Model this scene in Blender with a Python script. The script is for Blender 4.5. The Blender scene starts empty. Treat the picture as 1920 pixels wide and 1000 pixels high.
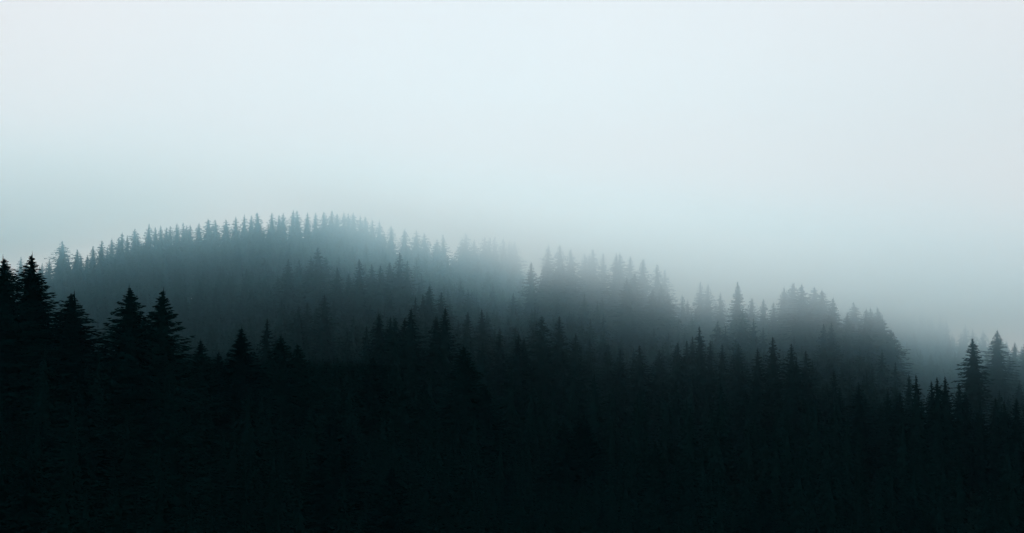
import bpy, math, random
import numpy as np

# ------------------------------------------------------------------ camera, sky, sun, exposure
scene = bpy.context.scene
R = math.radians
CAM_Z = 60.0                 # the camera stands on a slope across the valley
F_PX = 2667.0                # focal length in photo pixels (50 mm on 36 mm, 1920 px)
HORIZON = 600.0              # photo row of the horizon
cam_data = bpy.data.cameras.new("camera")
cam_data.lens = 50.0
cam_data.sensor_width = 36.0
cam_data.clip_start = 0.5
cam_data.clip_end = 6000.0
cam = bpy.data.objects.new("camera", cam_data)
cam.location = (0, 0, CAM_Z)
cam.rotation_euler = (R(90) + math.atan((HORIZON - 500.0) / F_PX), 0, 0)
scene.collection.objects.link(cam)
scene.camera = cam

SUN_EL, SUN_AZ = 32.0, -1.0  # behind the cloud, beyond the ridge and a little to the right
world = bpy.data.worlds.new("World")
scene.world = world
world.use_nodes = True
wn, wl = world.node_tree.nodes, world.node_tree.links
wn.clear()
w_out = wn.new("ShaderNodeOutputWorld")
w_bg = wn.new("ShaderNodeBackground")
w_bg.inputs["Strength"].default_value = 0.1
w_sky = wn.new("ShaderNodeTexSky")
w_sky.sky_type = 'NISHITA'
w_sky.sun_disc = False
w_sky.sun_elevation = R(SUN_EL)
w_sky.sun_rotation = R(SUN_AZ)
w_sky.air_density = 1.0
w_sky.dust_density = 3.0
w_mix = wn.new("ShaderNodeMix")
w_mix.data_type = 'RGBA'
w_mix.inputs["Factor"].default_value = 0.985        # a closed overcast deck over the clear-sky model
w_tc = wn.new("ShaderNodeTexCoord")
w_noise = wn.new("ShaderNodeTexNoise")
w_noise.inputs["Scale"].default_value = 2.6
w_noise.inputs["Detail"].default_value = 3.0
w_noise.inputs["Roughness"].default_value = 0.45
w_ramp = wn.new("ShaderNodeValToRGB")
w_ramp.color_ramp.elements[0].position = 0.30
w_ramp.color_ramp.elements[0].color = (0.885, 0.918, 0.965, 1)
w_ramp.color_ramp.elements[1].position = 0.70
w_ramp.color_ramp.elements[1].color = (0.955, 0.955, 0.99, 1)
w_gain = wn.new("ShaderNodeVectorMath")
w_gain.operation = 'SCALE'
w_gain.inputs["Scale"].default_value = 8.45
wl.new(w_tc.outputs["Generated"], w_noise.inputs["Vector"])
wl.new(w_noise.outputs["Fac"], w_ramp.inputs["Fac"])
wl.new(w_ramp.outputs["Color"], w_gain.inputs[0])
wl.new(w_sky.outputs["Color"], w_mix.inputs["A"])
wl.new(w_gain.outputs["Vector"], w_mix.inputs["B"])
wl.new(w_mix.outputs["Result"], w_bg.inputs["Color"])
wl.new(w_bg.outputs["Background"], w_out.inputs["Surface"])

sun_data = bpy.data.lights.new("sun", 'SUN')
sun_data.energy = 0.75
sun_data.angle = R(35)
sun_data.color = (1.0, 0.985, 0.96)
sun = bpy.data.objects.new("sun", sun_data)
# light travels from the sun's side (ahead, +y) towards the camera
sun.rotation_euler = (-R(90 - SUN_EL), 0, -R(SUN_AZ))
sun.location = (60, 200, 300)
scene.collection.objects.link(sun)

scene.view_settings.view_transform = 'Standard'
scene.view_settings.look = 'None'
scene.view_settings.exposure = 0.0
scene.view_settings.gamma = 1.0
scene.view_settings.use_curve_mapping = False
cy = scene.cycles
cy.max_bounces = 24
cy.diffuse_bounces = 2
cy.volume_bounces = 18
cy.volume_step_rate = 1.5
cy.volume_max_steps = 512
cy.use_denoising = True
cy.sample_clamp_indirect = 1.2
cy.sample_clamp_direct = 1.6
cy.use_light_tree = False

rng = np.random.default_rng(11)
rnd = random.Random(5)
COL = scene.collection


# ------------------------------------------------------------------ materials
def new_mat(name):
    m = bpy.data.materials.new(name)
    m.use_nodes = True
    nt = m.node_tree
    nt.nodes.clear()
    return m, nt.nodes, nt.links


def surface_mat(name, dark, light, scale, rough=1.0, spec=0.0, per_object=0.0):
    m, n, l = new_mat(name)
    out = n.new("ShaderNodeOutputMaterial")
    b = n.new("ShaderNodeBsdfPrincipled")
    b.inputs["Roughness"].default_value = rough
    b.inputs["Specular IOR Level"].default_value = spec
    geo = n.new("ShaderNodeNewGeometry")
    noise = n.new("ShaderNodeTexNoise")
    noise.inputs["Scale"].default_value = scale
    noise.inputs["Detail"].default_value = 3.0
    ramp = n.new("ShaderNodeValToRGB")
    ramp.color_ramp.elements[0].position = 0.32
    ramp.color_ramp.elements[0].color = (*dark, 1)
    ramp.color_ramp.elements[1].position = 0.68
    ramp.color_ramp.elements[1].color = (*light, 1)
    l.new(geo.outputs["Position"], noise.inputs["Vector"])
    if per_object:
        info = n.new("ShaderNodeObjectInfo")
        mad = n.new("ShaderNodeMath")
        mad.operation = 'MULTIPLY_ADD'
        mad.inputs[1].default_value = per_object
        l.new(info.outputs["Random"], mad.inputs[0])
        add = n.new("ShaderNodeMath")
        add.operation = 'SUBTRACT'
        add.inputs[1].default_value = per_object * 0.5
        l.new(noise.outputs["Fac"], add.inputs[0])
        l.new(add.outputs[0], mad.inputs[2])
        l.new(mad.outputs[0], ramp.inputs["Fac"])
    else:
        l.new(noise.outputs["Fac"], ramp.inputs["Fac"])
    l.new(ramp.outputs["Color"], b.inputs["Base Color"])
    l.new(b.outputs["BSDF"], out.inputs["Surface"])
    return m


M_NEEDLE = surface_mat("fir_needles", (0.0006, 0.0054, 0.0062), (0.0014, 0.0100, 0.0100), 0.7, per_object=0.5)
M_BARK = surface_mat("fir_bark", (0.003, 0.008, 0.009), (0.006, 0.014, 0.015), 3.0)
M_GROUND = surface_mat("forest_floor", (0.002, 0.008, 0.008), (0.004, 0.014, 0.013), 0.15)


# ------------------------------------------------------------------ the lie of the land
# Each row is a contour of the hillside: at photo column px, how far it is, the row its treetops reach, its usual tree height.
CONTOURS = [
    # nearest slope, below the camera
    [(-300, 108, 760, 26), (0, 110, 760, 26), (150, 116, 740, 26), (400, 122, 790, 26), (740, 125, 880, 25), (1100, 130, 960, 25),
     (1500, 140, 1060, 24), (2200, 150, 1120, 24)],
    # dark near slope that falls from left to right
    [(-300, 158, 450, 28), (0, 160, 480, 28), (160, 164, 535, 28), (300, 168, 560, 28), (400, 180, 625, 27), (540, 195, 640, 26), (700, 205, 675, 25),
     (875, 215, 665, 25), (1000, 212, 755, 25), (1300, 200, 840, 25), (1600, 190, 955, 25), (2200, 185, 1050, 25)],
    # valley side
    [(-300, 240, 715, 24), (0, 240, 715, 24), (400, 240, 705, 24), (500, 240, 665, 24), (600, 240, 632, 24), (740, 240, 590, 24), (900, 242, 600, 24), (1050, 250, 610, 24),
     (1200, 250, 648, 23), (1350, 248, 640, 23), (1500, 240, 630, 22), (1640, 234, 680, 21), (1760, 230, 705, 20), (1900, 230, 735, 20), (2200, 230, 770, 20)],
    # middle ridge
    [(-300, 345, 625, 22), (0, 345, 625, 22), (330, 345, 620, 22), (430, 335, 585, 22), (510, 322, 530, 22), (570, 314, 498, 23), (680, 310, 492, 24), (760, 308, 485, 24), (880, 304, 520, 24),
     (1000, 302, 485, 24), (1100, 300, 470, 24), (1240, 298, 495, 24), (1340, 290, 535, 24), (1450, 286, 550, 24), (1520, 280, 545, 24),
     (1640, 275, 575, 24), (1700, 272, 660, 21), (1770, 272, 690, 20), (1840, 270, 628, 18), (1920, 270, 640, 18), (2200, 270, 680, 18)],
    # far ridge
    [(-300, 440, 520, 22), (0, 435, 485, 22), (120, 432, 462, 22), (280, 430, 425, 22), (440, 430, 408, 22), (560, 430, 398, 22), (660, 425, 400, 22),
     (740, 400, 425, 23), (850, 378, 440, 24), (960, 352, 455, 24), (1010, 360, 520, 23), (1120, 380, 560, 22), (1400, 380, 555, 22), (1640, 365, 548, 22),
     (1780, 350, 602, 21), (1920, 332, 635, 20), (2200, 330, 680, 20)],
]


def at_z(row, dist):
    return CAM_Z + (HORIZON - row) / F_PX * dist


_cpx = np.arange(-1400, 3400, 20.0)
_cd, _cz = [], []
for c in CONTOURS:
    a = np.array(c, float)
    d = np.interp(_cpx, a[:, 0], a[:, 1])
    z = np.interp(_cpx, a[:, 0], at_z(a[:, 2], a[:, 1]) - a[:, 3])
    k = np.hanning(9); k /= k.sum()
    z = np.convolve(np.pad(z, 4, mode='edge'), k, 'valid')
    _cd.append(d); _cz.append(z)
_cd, _cz = np.array(_cd), np.array(_cz)

GX0, GX1, GY0, GY1, GS = -420.0, 420.0, -60.0, 780.0, 6.0
gx = np.arange(GX0, GX1 + 1, GS)
gy = np.arange(GY0, GY1 + 1, GS)


def raw_height(x, y):
    yy = max(y, 70.0)
    px = min(max(960 + x / yy * F_PX, -1380), 3380)
    ds = [np.interp(px, _cpx, _cd[i]) for i in range(5)]
    zs = [np.interp(px, _cpx, _cz[i]) for i in range(5)]
    lo = zs[0] - 6
    ds = [30.0] + ds + [ds[4] + 90, ds[4] + 260]
    zs = [lo] + zs + [zs[4] - 16, zs[4] - 42]
    return float(np.interp(y, ds, zs))


H = np.array([[raw_height(x, y) for x in gx] for y in gy])
for _ in range(3):                                   # soften the folds of the slope
    P = np.pad(H, 1, mode='edge')
    H = (P[:-2, 1:-1] + P[2:, 1:-1] + P[1:-1, :-2] + P[1:-1, 2:] + 2 * P[1:-1, 1:-1]) / 6.0
XX, YY = np.meshgrid(gx, gy)
H += 0.35 * np.sin(XX * 0.21 + 1.3 * np.sin(YY * 0.13)) + 0.3 * np.sin(YY * 0.17 + XX * 0.09)


def ground_z(x, y):
    fx = min(max((x - GX0) / GS, 0), len(gx) - 1.001)
    fy = min(max((y - GY0) / GS, 0), len(gy) - 1.001)
    i, j = int(fx), int(fy)
    u, v = fx - i, fy - j
    return float((H[j, i] * (1 - u) + H[j, i + 1] * u) * (1 - v) + (H[j + 1, i] * (1 - u) + H[j + 1, i + 1] * u) * v)


def build_ground():
    # inner grid plus far skirts so that the sheet runs to the horizon
    ex = [-4000, -2000, -1000, -600]
    xs = np.concatenate([ex, gx, [-e for e in ex[::-1]]])
    ys = np.concatenate([[-3000, -1000, -300], gy, [1000, 1500, 2500, 4500]])
    verts = []
    for y in ys:
        for x in xs:
            z = ground_z(x, y)
            out = max(GX0 - x, x - GX1, GY0 - y, y - GY1, 0.0)
            z -= min(out * 0.06, 45.0)
            verts.append((x, y, z))
    n = len(xs)
    faces = [(j * n + i, j * n + i + 1, (j + 1) * n + i + 1, (j + 1) * n + i) for j in range(len(ys) - 1) for i in range(n - 1)]
    me = bpy.data.meshes.new("hillside_ground")
    me.from_pydata(verts, [], faces)
    me.polygons.foreach_set("use_smooth", [True] * len(faces))
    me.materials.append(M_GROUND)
    o = bpy.data.objects.new("hillside_ground", me)
    o["kind"] = "structure"
    o["label"] = "dark forest floor of the valley side and ridges under the firs"
    COL.objects.link(o)
    return o


build_ground()


# ------------------------------------------------------------------ fir trees: mesh builders (all prototypes are TREE_H tall)
TREE_H = 25.0


def trunk_arrays(h, r0, sides=7, segs=6, lean=0.0):
    v, f = [], []
    for k in range(segs + 1):
        t = k / segs
        r = r0 * (1 - t) ** 0.8 + 0.02
        if k == 0:
            r *= 1.35
        ox = lean * math.sin(t * 2.2)
        for s in range(sides):
            a = 2 * math.pi * s / sides
            v.append((ox + r * math.cos(a), r * math.sin(a), -0.6 + (h + 0.6) * t))
    for k in range(segs):
        for s in range(sides):
            a, b = k * sides + s, k * sides + (s + 1) % sides
            f.append((a, b, b + sides)); f.append((a, b + sides, a + sides))
    return v, f


def crown_arrays(seed, bare, slope, spacing, per, twigs, droop=0.3, gaps=0.12, twig_w=0.2, ragged=0.25, max_r=4.2, lean=0.0, core=0.5, spread=(0.76, 1.10)):
    """Whorls of branches from near the top down to bare*TREE_H; each branch is a bent bough with needle-clad side sprays."""
    r = random.Random(seed)
    v, f = [], []
    h = TREE_H

    def tri(a, b, c):
        i = len(v)
        v.extend((a, b, c)); f.append((i, i + 1, i + 2))

    # leader
    for k in range(3):
        a = k * 2.1
        tri((0.13 * math.cos(a), 0.13 * math.sin(a), h - 1.6), (0.13 * math.cos(a + 2.1), 0.13 * math.sin(a + 2.1), h - 1.6), (0.0, 0.0, h + 0.15))
    bias = [1 + r.uniform(-ragged, ragged) for _ in range(8)]      # a lopsided outline
    t = 0.55
    while True:
        z0 = h - t
        if z0 < bare * h:
            break
        frac = t / (h * (1 - bare))
        rad = min(slope * t * (t + 0.2) / (t + 0.65), 1.8 + 0.62 * slope * t, max_r) * (1.0 if frac < 0.82 else 1.0 - 0.55 * (frac - 0.82) / 0.18)
        nb = max(3, int(per * (0.65 + 0.5 * min(frac * 1.6, 1))))
        base = r.uniform(0, 6.28)
        # dense inner needles round the trunk: a ragged skirt
        ns = 8
        ox = lean * math.sin((z0 / h) * 2.2)
        for b in range(ns):
            a0 = base + 6.283 * b / ns
            a1, am = a0 + 6.283 / ns * 1.25, a0 + 6.283 / ns * 0.6
            q = core * rad * r.uniform(0.6, 1.25)
            zb = z0 - 0.30 * rad - spacing * 0.4
            tri((ox + 0.05 * math.cos(am), 0.05 * math.sin(am), z0 + spacing * 0.9),
                (ox + q * math.cos(a0), q * math.sin(a0), zb + r.uniform(-0.35, 0.15)), (ox + 0.7 * q * math.cos(a1), 0.7 * q * math.sin(a1), zb + r.uniform(-0.1, 0.3)))
        for b in range(nb):
            if r.random() < gaps * (0.4 + frac):
                continue
            a = base + 6.283 * b / nb + r.uniform(-0.35, 0.35)
            bi = (a % 6.283) / 6.283 * 8
            w = bias[int(bi) % 8] * (1 - bi % 1) + bias[(int(bi) + 1) % 8] * (bi % 1)
            L = rad * w * r.uniform(*spread)
            if r.random() < 0.07:
                L *= 1.22
            ca, sa = math.cos(a), math.sin(a)
            up = 0.55 - 0.85 * min(frac * 1.4, 1) ** 0.8         # slope of the bough at the trunk
            tipup = droop * r.uniform(0.4, 1.1)
            zz = z0 + r.uniform(-0.5, 0.5) * spacing
            oxl = lean * math.sin((zz / h) * 2.2)

            def P(s):
                q = L * s
                return (oxl + ca * q, sa * q, zz + q * (up * 0.62) - 0.10 * q * s + tipup * 0.34 * L * s ** 3)

            # bough, two slivers
            p0, p1, p2 = P(0.02), P(0.55), P(1.0)
            wd = twig_w * 0.55
            tri((p0[0] - sa * wd, p0[1] + ca * wd, p0[2]), (p0[0] + sa * wd, p0[1] - ca * wd, p0[2]), p1)
            tri((p1[0] - sa * wd * 1.6, p1[1] + ca * wd * 1.6, p1[2] - 0.02), (p1[0] + sa * wd * 1.6, p1[1] - ca * wd * 1.6, p1[2] - 0.02), p2)
            nt = max(2, int(twigs * (0.45 + 0.55 * min(L / 3.0, 1.2))))
            for k in range(nt):
                s = 0.16 + 0.80 * (k + r.uniform(0.1, 0.9)) / nt
                p = P(s)
                for side in (-1, 1):
                    if r.random() < 0.08:
                        continue
                    tl = (0.08 + 0.30 * min(L, 0.9) * (1 - 0.5 * s) + 0.30 * L * (1 - 0.62 * s)) * r.uniform(0.7, 1.2)
                    fa = a + side * r.uniform(0.35, 0.95)
                    dz = r.uniform(-0.42, 0.12) * tl
                    q = (p[0] + math.cos(fa) * tl, p[1] + math.sin(fa) * tl, p[2] + dz)
                    hw = twig_w * r.uniform(0.7, 1.3) * min(1.0, 0.35 + L / 1.3)
                    # the spray is a wide sliver hanging a little from its bough
                    tri((p[0] - ca * hw, p[1] - sa * hw, p[2] + 0.03), (p[0] + ca * hw, p[1] + sa * hw, p[2] - hw * 0.9), q)
        t += spacing * (0.75 + 0.5 * min(frac * 2, 1)) * r.uniform(0.85, 1.15)
    return v, f


def mesh_from(name, v, f, mat):
    me = bpy.data.meshes.new(name)
    va = np.asarray(v, np.float32); fa = np.asarray(f, np.int32)
    me.vertices.add(len(va)); me.vertices.foreach_set("co", va.ravel())
    me.loops.add(fa.size); me.loops.foreach_set("vertex_index", fa.ravel())
    me.polygons.add(len(fa)); me.polygons.foreach_set("loop_start", np.arange(0, fa.size, 3, dtype=np.int32))
    me.update(calc_edges=True)
    me.materials.append(mat)
    return me


PROTO = {}


def make_protos(kind, count, **kw):
    rows = []
    for i in range(count):
        lean = rnd.uniform(-0.25, 0.25)
        kk = dict(kw)
        kk["slope"] = kw["slope"] * rnd.uniform(0.9, 1.12)
        v, f = crown_arrays(1000 * (len(PROTO) + 1) + i, lean=lean, **kk)
        cm = mesh_from("crown", v, f, M_NEEDLE)
        tv, tf = trunk_arrays(TREE_H * 0.97, 0.34, lean=lean)
        rows.append((cm, mesh_from("trunk", tv, tf, M_BARK)))
    PROTO[kind] = rows


make_protos("near", 7, bare=0.10, slope=0.50, spacing=0.31, per=11, twigs=7, droop=0.6, gaps=0.10, twig_w=0.13, ragged=0.2, max_r=5.2, spread=(0.78, 1.12), core=0.6)
make_protos("mid", 7, bare=0.16, slope=0.46, spacing=0.42, per=8, twigs=4, droop=0.35, gaps=0.10, twig_w=0.20, ragged=0.2, max_r=4.0)
make_protos("bare", 6, bare=0.42, slope=0.45, spacing=0.40, per=10, twigs=6, droop=0.30, gaps=0.16, twig_w=0.18, ragged=0.26, max_r=3.2, core=0.55)
make_protos("far", 7, bare=0.12, slope=0.52, spacing=0.5, per=7, twigs=3, droop=0.3, gaps=0.08, twig_w=0.27, ragged=0.2, max_r=3.9)

SOURCE = {}


def fir_tree(x, y, height, kind, label, group=None, width=1.0, variant=None):
    """One fir: the first of each prototype is built, the others are copies of it and of its parts."""
    i = rnd.randrange(len(PROTO[kind])) if variant is None else variant % len(PROTO[kind])
    key = (kind, i)
    if key not in SOURCE:
        root = bpy.data.objects.new("fir_tree", None)
        root.empty_display_size = 0.5
        COL.objects.link(root)
        cm, tm = PROTO[kind][i]
        for nm, me in (("crown", cm), ("trunk", tm)):
            p = bpy.data.objects.new(nm, me)
            p.parent = root
            COL.objects.link(p)
        SOURCE[key] = (root, [c for c in root.children])
    else:
        src, parts = SOURCE[key]
        root = src.copy()
        COL.objects.link(root)
        for p in parts:
            c = p.copy()
            c.parent = root
            COL.objects.link(c)
    s = height / TREE_H
    root.location = (x, y, ground_z(x, y) - 0.1)
    root.rotation_euler = (R(rnd.uniform(-1.2, 1.2)), R(rnd.uniform(-1.2, 1.2)), rnd.uniform(0, 6.28))
    root.scale = (s * width, s * width, s)
    root["label"] = label
    root["category"] = "fir tree"
    if group:
        root["group"] = group
    elif "group" in root:
        del root["group"]
    return root


TAKEN = []        # (x, y, crown radius) of every tree so far


def plant(px, row, dist, kind, label, group, width=1.0, variant=None):
    """A fir at DIST metres whose top stands at photo column px, row ROW, rooted in the ground there."""
    x = (px - 960.0) / F_PX * dist
    h = at_z(row, dist) - ground_z(x, dist)
    h = min(max(h, 7.0), 40.0)
    TAKEN.append((x, dist, 1.4))
    return fir_tree(x, dist, h, kind, label, group, width, variant)


def cdist(layer, px):
    return float(np.interp(px, _cpx, _cd[layer]))


ORD = ["first", "second", "third", "fourth", "fifth", "sixth", "seventh", "eighth", "ninth", "tenth", "eleventh", "twelfth", "thirteenth", "fourteenth", "fifteenth"]


def run_of(tops, layer, kind, text, group, spread=5.0, offset=0.0, width=1.0):
    for i, t in enumerate(sorted(tops)):
        px, row = t[0], t[1]
        w = t[2] if len(t) > 2 else width
        d = cdist(layer, px) + offset + rnd.uniform(-spread, spread)
        plant(px, row + rnd.uniform(-2.5, 2.5), d, kind, text.format(ORD[i]), group, w * rnd.uniform(0.82, 1.28))


# ---- near slope, the big black firs
G_NEAR = "big dark firs of the near slope"
for px, row, d, w, lab in [
    (10, 477, 158, 1.15, "broad black fir cut by the photo's left edge, beside the tallest fir"),
    (66, 470, 160, 1.00, "tallest black fir, its spiky tip reaching highest on the near slope"),
    (138, 560, 168, 0.95, "lower black fir fused to the wide-shouldered fir below the tallest one"),
    (149, 543, 162, 1.45, "wide-shouldered black fir standing next after the tallest one"),
    (232, 532, 164, 1.05, "bushy black fir with dense top, between wide-shouldered fir and narrow-topped fir"),
    (266, 590, 172, 0.95, "short black fir squeezed between the bushy and the narrow-topped firs"),
    (298, 537, 166, 0.92, "narrow-topped black fir at the right end of the tall near group"),
    (345, 675, 176, 0.85, "low dark fir just right of the tall near group"),
    (374, 633, 180, 0.95, "small dark pointed fir alone in the gap right of the tall near group"),
    (412, 655, 184, 0.80, "thin dark fir at the left foot of the sharp dark fir"),
    (452, 610, 186, 1.05, "sharp dark fir rising above its neighbours in the middle of the near slope"),
    (533, 624, 194, 1.05, "left and taller of the paired dark green firs on the near slope"),
    (561, 640, 196, 1.00, "right and lower of the paired dark green firs on the near slope"),
    (600, 685, 200, 0.95, "dark fir sloping off to the right of the paired firs"),
    (697, 665, 206, 1.00, "dark pointed fir in front of the misty mid-valley clump"),
    (745, 706, 204, 1.10, "broad dark fir below the mid-valley clump, right of the pointed one"),
    (800, 716, 208, 1.0, "dark fir below the paired mid-valley tips"),
    (875, 644, 215, 1.00, "slender dark fir standing apart, right of the paired mid-valley tips"),
    (910, 715, 212, 1.0, "dark fir stepping down right of the slender lone fir"),
    (60, 818, 112, 0.95, "young green-tinted fir lowest in the bottom left corner"),
    (150, 668, 136, 0.95, "greenish fir standing in front of the wide-shouldered black fir"),
    (322, 742, 128, 0.95, "greenish fir standing in front of the narrow-topped black fir"),
    (636, 757, 150, 0.95, "greenish shaded fir below the gap after the paired firs"),
    (742, 866, 122, 0.90, "small dark fir near the bottom edge, left of centre"),
    (1095, 772, 212, 1.0, "dark fir ending the near slope's crest where it starts to dip"),
    (1060, 786, 208, 1.0, "dark fir just left of the crest's last fir before the dip"),
    (1290, 842, 202, 1.0, "dark fir standing lower on the falling near crest, right of centre"),
    (1230, 826, 206, 0.95, "dark fir halfway down the falling near crest"),
    (1430, 893, 196, 1.0, "dark fir low on the falling near crest towards the right"),
]:
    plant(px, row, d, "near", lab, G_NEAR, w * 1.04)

# ---- valley side
G_MID = "firs on the misty valley side"
MID = "blue-black fir in the mid-valley clump, {} tip from the left"
run_of([(716, 585), (730, 592), (744, 590), (758, 594), (773, 578, 1.1)], 2, "mid", MID, G_MID, 3)
plant(500, 594, 243, "mid", "lone blue-grey fir behind the paired dark green firs", G_MID, 0.9)
plant(817, 590, 240, "mid", "left and lower of two joined tips right of the mid-valley clump", G_MID)
plant(834, 574, 239, "mid", "right and taller of two joined tips right of the mid-valley clump", G_MID, 1.05)
plant(877, 582, 262, "mid", "faded fir behind the slender lone dark fir", G_MID, 0.9)
plant(908, 577, 264, "mid", "faded fir right of the one behind the slender lone fir", G_MID, 0.9)
plant(940, 613, 252, "mid", "dim fir stepping down right of the two faded firs", G_MID, 0.85)
run_of([(967, 622), (985, 634), (1015, 592, 1.1), (1048, 590, 1.1), (1075, 622), (1103, 634)], 2, "mid", "dim fir in the dark belt below the centre clump, {} from the left", G_MID, 4)
run_of([(1140, 640), (1168, 648), (1200, 645), (1232, 652)], 2, "mid", "shaded fir in the dark belt under the bare stems, {} from the left", G_MID, 4)
run_of([(1268, 640, .85), (1284, 636, .8), (1297, 630, .85), (1314, 609), (1333, 633, .8), (1352, 642, .8)], 2, "mid", "small dark fir in the row before the pale gap, {} from the left", G_MID, 3)
run_of([(1385, 640), (1415, 648), (1447, 629), (1480, 640), (1512, 652)], 2, "mid", "shaded fir under the broad foggy clump, {} from the left", G_MID, 4, width=0.9)
run_of([(1562, 690), (1610, 715), (1660, 728), (1690, 735)], 2, "mid", "dark low fir at the feet of the bare-stemmed group, {} from the left", G_MID, 4, width=0.9)
run_of([(1718, 699, 1.05), (1745, 712), (1759, 705), (1774, 702, 1.05), (1795, 715), (1815, 735), (1838, 748)], 2, "mid", "small dark fir in the low row below the pale hollow, {} from the left", G_MID, 3, width=0.9)
run_of([(1862, 742), (1885, 750), (1908, 745)], 2, "mid", "dark fir low in the right corner of the valley side, {} from the left", G_MID, 3)

# ---- middle ridge
G_RIDGE = "mist-veiled firs of the middle ridge"
run_of([(368, 545), (405, 530), (430, 520), (462, 500), (494, 482), (510, 498)], 4, "mid", "ghostly fir on the hazy slope left of the dark trio, {} from the left", G_RIDGE, 6, -50, 0.9)
run_of([(543, 481), (563, 484), (582, 475), (598, 460, 1.15), (612, 480)], 3, "mid", "ghostly fir in the faint bank before the dark trio, {} from the left", G_RIDGE, 6, 14)
plant(632, 499, 306, "mid", "left fir of the dark trio on the middle ridge", G_RIDGE, 1.0)
plant(652, 511, 308, "mid", "short middle fir of the dark trio on the middle ridge", G_RIDGE, 0.9)
plant(674, 483, 307, "mid", "tall right fir of the dark trio on the middle ridge", G_RIDGE, 1.0)
run_of([(697, 495), (714, 494), (730, 488), (746, 473, 1.1), (762, 486)], 3, "mid", "fading fir right of the dark trio, {} from the left", G_RIDGE, 5, 4)
run_of([(560, 575), (577, 567), (607, 552), (590, 572)], 3, "mid", "dim fir on the slope below the dark trio, {} from the left", G_RIDGE, 4, -36)
run_of([(775, 556), (790, 550), (808, 536), (827, 544)], 3, "mid", "dim fir in the little group above the joined tips, {} from the left", G_RIDGE, 4, -34, 0.9)
run_of([(995, 487, .95), (1015, 495, .95)], 3, "mid", "fir in the notch between the two foggy ridge clumps, {} from the left", G_RIDGE, 3)
run_of([(1034, 460, 1.1), (1050, 457, 1.1), (1074, 464, 1.1), (1096, 474), (1106, 475), (1116, 463, 1.1), (1131, 472), (1155, 472), (1164, 470, 1.1), (1185, 476, 1.1),
        (1209, 484), (1231, 491), (1248, 502)], 3, "mid", "foggy fir along the crest of the central clump, {} from the left", G_RIDGE, 5)
run_of([(1176, 520), (1190, 508, 1.15), (1222, 538), (1240, 530), (1253, 548)], 3, "bare", "bare-stemmed fir at the central clump's right end, {} from the left", G_RIDGE, 3, -12, 1.15)
run_of([(1310, 527), (1325, 528), (1352, 547)], 3, "mid", "pale fir standing in the foggy gap beside the spindly tall fir, {} from the left", G_RIDGE, 4, 6)
plant(1380, 525, 280, "bare", "spindly tall fir with see-through branches right of the foggy gap", G_RIDGE, 0.85)
plant(1392, 575, 274, "mid", "dark fir growing against the spindly tall fir", G_RIDGE, 1.1)
run_of([(1408, 558), (1433, 560), (1453, 563)], 3, "mid", "pale fir between the spindly fir and the broad foggy clump, {} from the left", G_RIDGE, 4)
run_of([(1474, 534), (1490, 526), (1507, 530), (1524, 536), (1540, 540)], 3, "bare", "fir melting into fog in the broad clump, {} from the left", G_RIDGE, 4, 0, 1.2)
plant(1541, 604, 262, "mid", "left small tip before the see-through fir on the foggy ridge", G_RIDGE, .8)
plant(1553, 602, 262, "mid", "right small tip before the see-through fir on the foggy ridge", G_RIDGE, .8)
plant(1561, 556, 272, "bare", "see-through lanky fir rising between the broad clump and the stemmed group", G_RIDGE, 0.9)
run_of([(1590, 585), (1605, 565, 1.1), (1618, 578), (1630, 576), (1646, 573, 1.2), (1658, 592, 1.2), (1670, 616, 1.1)], 3, "bare", "fir of the bare-stemmed group facing the pale hollow, {} from the left", G_RIDGE, 4, -2, 1.15)
plant(1828, 631, 246, "bare", "crisp dark fir with ragged hanging boughs beside the pale hollow", G_RIDGE, 1.0)
plant(1847, 668, 272, "bare", "dark fir half hidden behind the ragged fir", G_RIDGE, 1.0)
plant(1867, 616, 262, "bare", "tall grey fir right of the ragged dark fir", G_RIDGE, 1.1)
plant(1898, 640, 282, "mid", "grey fir second from the photo's right edge on the ridge", G_RIDGE, 0.95)
plant(1917, 636, 276, "mid", "dark grey fir cut by the photo's right edge on the ridge", G_RIDGE, 1.0)

# ---- far ridge
G_FAR = "fog-faded firs along the far ridge crest"
run_of([(37, 478), (92, 485), (117, 452, 1.35), (129, 478), (145, 466, 1.1), (154, 478, .8), (160, 478, .8), (173, 460), (189, 448, 1.1), (206, 446)], 4, "far",
       "grey fir on the left shoulder of the far ridge, {} from the left", G_FAR)
run_of([(219, 445), (229, 436), (236, 441), (250, 428, 1.1), (259, 440, .8), (280, 418, 1.3), (291, 426, .8), (299, 419), (309, 425), (319, 424)], 4, "far",
       "grey fir on the rising left crest of the far ridge, {} from the left", G_FAR)
run_of([(333, 417), (341, 417), (348, 421, .8), (356, 422), (371, 416, 1.15), (388, 409, 1.2), (405, 412, 1.1), (422, 411, 1.1), (442, 405), (455, 401), (470, 402), (482, 396, 1.15)], 4, "far",
       "fading fir left of the far ridge summit, {} along the crest", G_FAR)
run_of([(507, 396, 1.1), (520, 403), (530, 395), (548, 394), (557, 393, 1.1), (574, 395), (590, 394), (609, 395, 1.1), (619, 395), (628, 397), (645, 398), (656, 396), (664, 397), (674, 402), (686, 403)], 4, "far",
       "nearly dissolved fir on the far ridge summit, {} from the left", G_FAR)
run_of([(697, 411), (709, 411, 1.1), (721, 431, .8), (735, 420, 1.1), (755, 427, 1.1), (778, 428, 1.2), (797, 435, 1.1), (816, 445)], 4, "far",
       "pale fir on the far ridge's descent right of the summit, {} from the left", G_FAR)
run_of([(834, 436, 1.2), (863, 443), (875, 434, 1.2), (891, 444), (908, 441, 1.1), (916, 444), (928, 442, 1.1), (945, 446), (957, 448, 1.1), (967, 452, 1.1)], 4, "mid",
       "large pale fir at the far ridge's blunt right end, {} from the left", G_FAR, 6)
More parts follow.
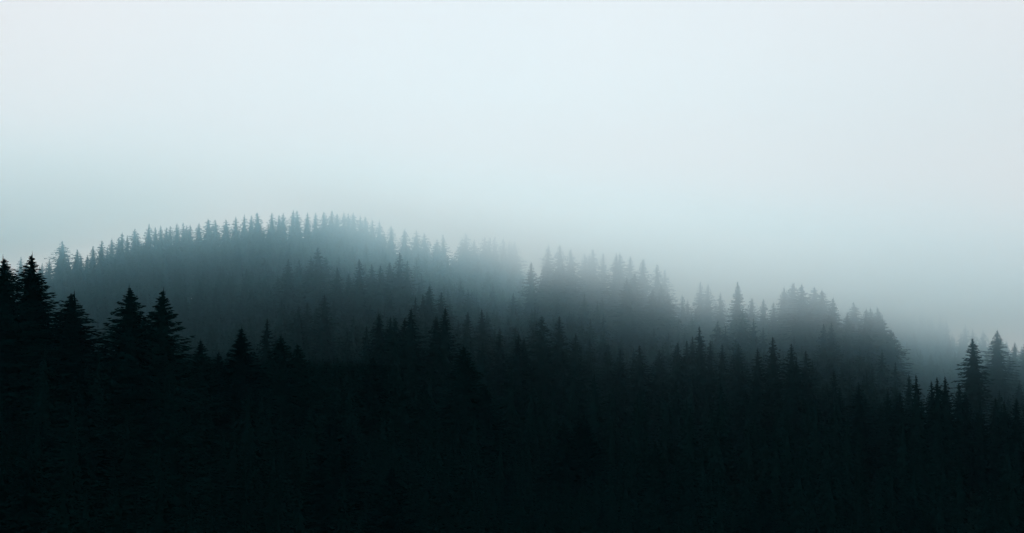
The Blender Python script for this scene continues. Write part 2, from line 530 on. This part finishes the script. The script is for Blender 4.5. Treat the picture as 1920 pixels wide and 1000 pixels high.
G_GHOST = "ghost firs on the distant right slope"
run_of([(1580, 545), (1602, 543), (1620, 540), (1633, 540), (1660, 550), (1678, 556), (1697, 558), (1712, 568), (1727, 575), (1746, 586), (1760, 588), (1774, 597)], 4, "far",
       "barely visible fir on the distant right-hand slope, {} from the left", G_GHOST)
run_of([(1700, 640), (1725, 652), (1742, 665)], 4, "far", "pale fir below the distant slope beside the hollow, {} from the left", G_GHOST, 3, -40)
run_of([(1808, 605), (1823, 613), (1844, 617)], 4, "far", "pale fir behind the ragged dark fir, {} from the left", G_GHOST, 4, 0, 1.1)

N_HERO = len(TAKEN)

# ------------------------------------------------------------------ the rest of the wood
tx = np.array([t[0] for t in TAKEN]); ty = np.array([t[1] for t in TAKEN])


def envelope_row(px, d):
    """The photo row that treetops at this distance must stay below."""
    ds = _cd[:, int(np.clip((px + 1400) / 20, 0, len(_cpx) - 1))]
    rows = [np.interp(px, [q[0] for q in c], [q[2] for q in c]) for c in CONTOURS]
    return float(np.interp(d, ds, rows))


spots = []
cell = 4.6
for yy in np.arange(96, 476, cell):
    half = yy * 0.45 + 6
    for xx in np.arange(-half, half, cell):
        x = xx + rng.uniform(-2.0, 2.0); y = yy + rng.uniform(-2.0, 2.0)
        px = 960 + x / y * F_PX
        dl = float(np.interp(px, _cpx, _cd[4]))
        if y > dl + 38:
            continue
        if np.min((tx - x) ** 2 + (ty - y) ** 2) < 2.6 ** 2:
            continue
        if (250 < y < 306 and 1685 < px < 1815) or (205 < y < 300 and 1800 < px < 1858 and rng.random() < 0.6):        # the open hollow
            continue
        row_max = envelope_row(px, y) + (14 if y > 225 else 40)
        h_cap = at_z(row_max, y) - ground_z(x, y)
        h = rng.uniform(17, 26) if y < 230 else rng.uniform(15, 23)
        h = min(h, h_cap * (rng.uniform(0.9, 1.06) if y > dl - 22 else rng.uniform(0.68, 1.0)))
        if h < 6:
            continue
        top_row = HORIZON - (ground_z(x, y) + h - CAM_Z) / y * F_PX
        if top_row > 1010:
            continue
        spots.append((x, y, h, px, top_row))

# the ones that show largest become trees of their own, up to 300 firs in all
spots.sort(key=lambda s: s[1])
near_fill = [s for s in spots if s[1] < 222]
rnd.shuffle(near_fill)
own = near_fill[:max(0, 300 - N_HERO)]
own_ids = {id(s) for s in own}
for (x, y, h, px, row) in own:
    if px < 620:
        lab = "dark fir lost in the black near wood under the tall left group"
    elif px < 1200:
        lab = "dark fir lost in the black near wood at the bottom centre"
    else:
        lab = "dark fir lost in the black wood of the bottom right corner"
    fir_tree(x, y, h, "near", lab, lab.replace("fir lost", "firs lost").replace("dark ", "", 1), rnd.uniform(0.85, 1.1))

low, fine = [], []
for i in range(8):
    cv, cf = crown_arrays(8000 + i, 0.12, 0.46 * rnd.uniform(0.9, 1.1), 0.5, 8, 3, droop=0.5, gaps=0.1, twig_w=0.19, max_r=4.4)
    tv, tf = trunk_arrays(TREE_H * 0.97, 0.34, 5, 3)
    fine.append((np.array(cv), np.array(cf), np.array(tv), np.array(tf)))
    cv, cf = crown_arrays(7000 + i, 0.03, 0.46 * rnd.uniform(0.9, 1.1), 0.8, 7, 2, droop=0.3, gaps=0.06, twig_w=0.32, max_r=3.7)
    tv, tf = trunk_arrays(TREE_H * 0.97, 0.34, 4, 2)
    low.append((np.array(cv), np.array(cf), np.array(tv), np.array(tf)))
cvs, cfs, mats, off = [], [], [], 0
for s in spots:
    if id(s) in own_ids:
        continue
    x, y, h, px, row = s
    cv, cf, tv, tf = (fine if y < 200 else low)[rng.integers(8)]
    a = rng.uniform(0, 6.28); k = h / TREE_H; w = k * rng.uniform(0.9, 1.25)
    M = np.array([[w * math.cos(a), -w * math.sin(a), 0], [w * math.sin(a), w * math.cos(a), 0], [0, 0, k]])
    base = np.array([x, y, ground_z(x, y)])
    for vv, ff, mi in ((cv, cf, 0), (tv, tf, 1)):
        cvs.append(vv @ M.T + base); cfs.append(ff + off); off += len(vv)
        mats.append(np.full(len(ff), mi, np.int32))
V = np.concatenate(cvs); Fa = np.concatenate(cfs)
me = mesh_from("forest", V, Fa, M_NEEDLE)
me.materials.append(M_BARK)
me.polygons.foreach_set("material_index", np.concatenate(mats))
forest = bpy.data.objects.new("forest", me)
forest["kind"] = "stuff"
forest["label"] = "dark mass of fir forest filling the valley and slopes"
COL.objects.link(forest)

# ------------------------------------------------------------------ low cloud that swallows the ridge
MIST = dict(base=[(-400, 14), (-165, 14), (-112, 24.3), (-85, 26.5), (-60, 28.0), (-38, 22.0), (-20, 18.0), (0, 11.6), (16, 5.0), (42, -0.9), (70, -2.2), (110, -2.0), (400, -6)],
            fall=5.8, thick=3.4, top0=4.0, top1=38.0, sigma=0.0125, valley=0.0018)


def mist_material():
    m, n, l = new_mat("low_cloud_droplets")
    out = n.new("ShaderNodeOutputMaterial")
    pv = n.new("ShaderNodeVolumePrincipled")
    # the thin fringe scatters blue, the thick bank scatters white
    info = n.new("ShaderNodeVolumeInfo")
    mr = n.new("ShaderNodeMapRange")
    mr.inputs["From Min"].default_value = 0.0
    mr.inputs["From Max"].default_value = 0.02
    mix = n.new("ShaderNodeMix"); mix.data_type = 'RGBA'
    mix.inputs["A"].default_value = (0.43, 0.83, 1.0, 1)
    mix.inputs["B"].default_value = (0.79, 0.925, 1.0, 1)
    l.new(info.outputs["Density"], mr.inputs["Value"])
    l.new(mr.outputs["Result"], mix.inputs["Factor"])
    l.new(mix.outputs["Result"], pv.inputs["Color"])
    pv.inputs["Absorption Color"].default_value = (0.42, 0.70, 1, 1)
    pv.inputs["Density"].default_value = 1.0
    pv.inputs["Anisotropy"].default_value = 0.82
    l.new(pv.outputs["Volume"], out.inputs["Volume"])
    return m


def build_mist():
    m = mist_material()
    ng = bpy.data.node_groups.new("mist_field", 'GeometryNodeTree')
    ng.interface.new_socket(name="Geometry", in_out='INPUT', socket_type='NodeSocketGeometry')
    ng.interface.new_socket(name="Geometry", in_out='OUTPUT', socket_type='NodeSocketGeometry')
    N, L = ng.nodes, ng.links
    gout = N.new("NodeGroupOutput")
    pos = N.new("GeometryNodeInputPosition")
    sep = N.new("ShaderNodeSeparateXYZ")
    L.new(pos.outputs[0], sep.inputs[0])

    def math_(op, a, b=None, c=None):
        nd = N.new("ShaderNodeMath"); nd.operation = op
        for i, q in enumerate((a, b, c)):
            if q is None:
                continue
            if isinstance(q, (int, float)):
                nd.inputs[i].default_value = q
            else:
                L.new(q, nd.inputs[i])
        return nd.outputs[0]

    def smooth(v, a, b, to0=0.0, to1=1.0):
        nd = N.new("ShaderNodeMapRange"); nd.interpolation_type = 'SMOOTHERSTEP'
        L.new(v, nd.inputs["Value"])
        nd.inputs["From Min"].default_value = a; nd.inputs["From Max"].default_value = b
        nd.inputs["To Min"].default_value = to0; nd.inputs["To Max"].default_value = to1
        return nd.outputs["Result"]

    def noise(scale, detail, stretch=(1, 1, 1), seed=0.0):
        mp = N.new("ShaderNodeVectorMath"); mp.operation = 'MULTIPLY_ADD'
        L.new(pos.outputs[0], mp.inputs[0])
        mp.inputs[1].default_value = stretch; mp.inputs[2].default_value = (seed, seed * 0.7, seed * 1.3)
        nd = N.new("ShaderNodeTexNoise"); nd.inputs["Scale"].default_value = scale
        nd.inputs["Detail"].default_value = detail
        L.new(mp.outputs[0], nd.inputs["Vector"])
        return math_('SUBTRACT', nd.outputs[0], 0.5)

    x, y, z = sep.outputs[0], sep.outputs[1], sep.outputs[2]
    # height above the tilted cloud base, whose underside billows
    fc = N.new("ShaderNodeFloatCurve")
    L.new(math_('MULTIPLY_ADD', x, 1.0 / 800.0, 0.5), fc.inputs["Value"])
    cv = fc.mapping.curves[0]
    pts = MIST["base"]
    while len(cv.points) < len(pts):
        cv.points.new(0.5, 0.5)
    for p, (bx, bz) in zip(cv.points, pts):
        p.location = ((bx + 400.0) / 800.0, (bz + 10.0) / 60.0)
    fc.mapping.update()
    base = math_('MULTIPLY_ADD', fc.outputs[0], 60.0, CAM_Z - 10.0 - 0.05 * 310)
    base = math_('MULTIPLY_ADD', y, 0.05, base)
    hgt = math_('SUBTRACT', z, base)
    hgt = math_('MULTIPLY_ADD', noise(0.012, 2, (1, 1, 1.4), 3.0), 7.5, hgt)
    hgt = math_('MULTIPLY_ADD', noise(0.035, 2, (1, 1, 1.6), 9.0), 7.0, hgt)
    low = math_('MINIMUM', math_('EXPONENT', math_('DIVIDE', hgt, MIST["fall"])), MIST["thick"])
    top = smooth(math_('MULTIPLY_ADD', x, 0.09, math_('ADD', hgt, base)), CAM_Z + MIST["top0"], CAM_Z + MIST["top1"], 1.0, 0.0)
    depth = math_('MULTIPLY', smooth(y, 202.0, 285.0), smooth(y, 490.0, 600.0, 1.0, 0.0))
    vdepth = math_('MULTIPLY', smooth(y, 195.0, 260.0), smooth(y, 490.0, 600.0, 1.0, 0.0))
    side = math_('MULTIPLY', smooth(x, -400.0, -320.0), smooth(x, 320.0, 400.0, 1.0, 0.0))
    patch = math_('MULTIPLY_ADD', noise(0.02, 2, (1, 1, 1), 21.0), 2.3, 1.05)
    dens = math_('MULTIPLY', math_('MULTIPLY', low, top), math_('MULTIPLY', depth, side))
    dens = math_('MULTIPLY', dens, patch)
    dens = math_('MULTIPLY_ADD', dens, MIST["sigma"], math_('MULTIPLY', math_('MULTIPLY', math_('MULTIPLY', vdepth, side), MIST["valley"]), math_('MINIMUM', math_('EXPONENT', math_('DIVIDE', hgt, 22.0)), 1.0)))
    dens = math_('MAXIMUM', dens, 0.0)
    vc = N.new("GeometryNodeVolumeCube")
    L.new(dens, vc.inputs["Density"])
    vc.inputs["Min"].default_value = (-400, 190, CAM_Z - 50)
    vc.inputs["Max"].default_value = (400, 604, CAM_Z + 85)
    vc.inputs["Resolution X"].default_value = 134
    vc.inputs["Resolution Y"].default_value = 72
    vc.inputs["Resolution Z"].default_value = 50
    sm = N.new("GeometryNodeSetMaterial")
    sm.inputs["Material"].default_value = m
    L.new(vc.outputs[0], sm.inputs["Geometry"])
    L.new(sm.outputs[0], gout.inputs[0])
    vol = bpy.data.volumes.new("mist")
    vol.materials.append(m)
    o = bpy.data.objects.new("mist", vol)
    o["kind"] = "stuff"
    o["label"] = "pale low cloud drifting over the ridges and hiding their tops"
    COL.objects.link(o)
    md = o.modifiers.new("mist_field", 'NODES')
    md.node_group = ng
    return o


build_mist()


# ------------------------------------------------------------------ the thin air over the whole valley
def build_haze():
    m, n, l = new_mat("valley_air")
    out = n.new("ShaderNodeOutputMaterial")
    pv = n.new("ShaderNodeVolumePrincipled")
    pv.inputs["Color"].default_value = (0.25, 0.82, 1.0, 1)
    pv.inputs["Absorption Color"].default_value = (1, 1, 1, 1)
    pv.inputs["Density"].default_value = 0.000035
    l.new(pv.outputs["Volume"], out.inputs["Volume"])
    x0, x1, y0, y1, z0, z1 = -4100, 4100, -3100, 4600, CAM_Z - 140, CAM_Z + 64
    v = [(x, y, z) for z in (z0, z1) for y in (y0, y1) for x in (x0, x1)]
    f = [(0, 2, 3, 1), (4, 5, 7, 6), (0, 1, 5, 4), (2, 6, 7, 3), (0, 4, 6, 2), (1, 3, 7, 5)]
    me = bpy.data.meshes.new("haze")
    me.from_pydata(v, [], f)
    me.materials.append(m)
    o = bpy.data.objects.new("haze", me)
    o["kind"] = "stuff"
    o["label"] = "thin bluish haze hanging in the air over the valley"
    COL.objects.link(o)


build_haze()
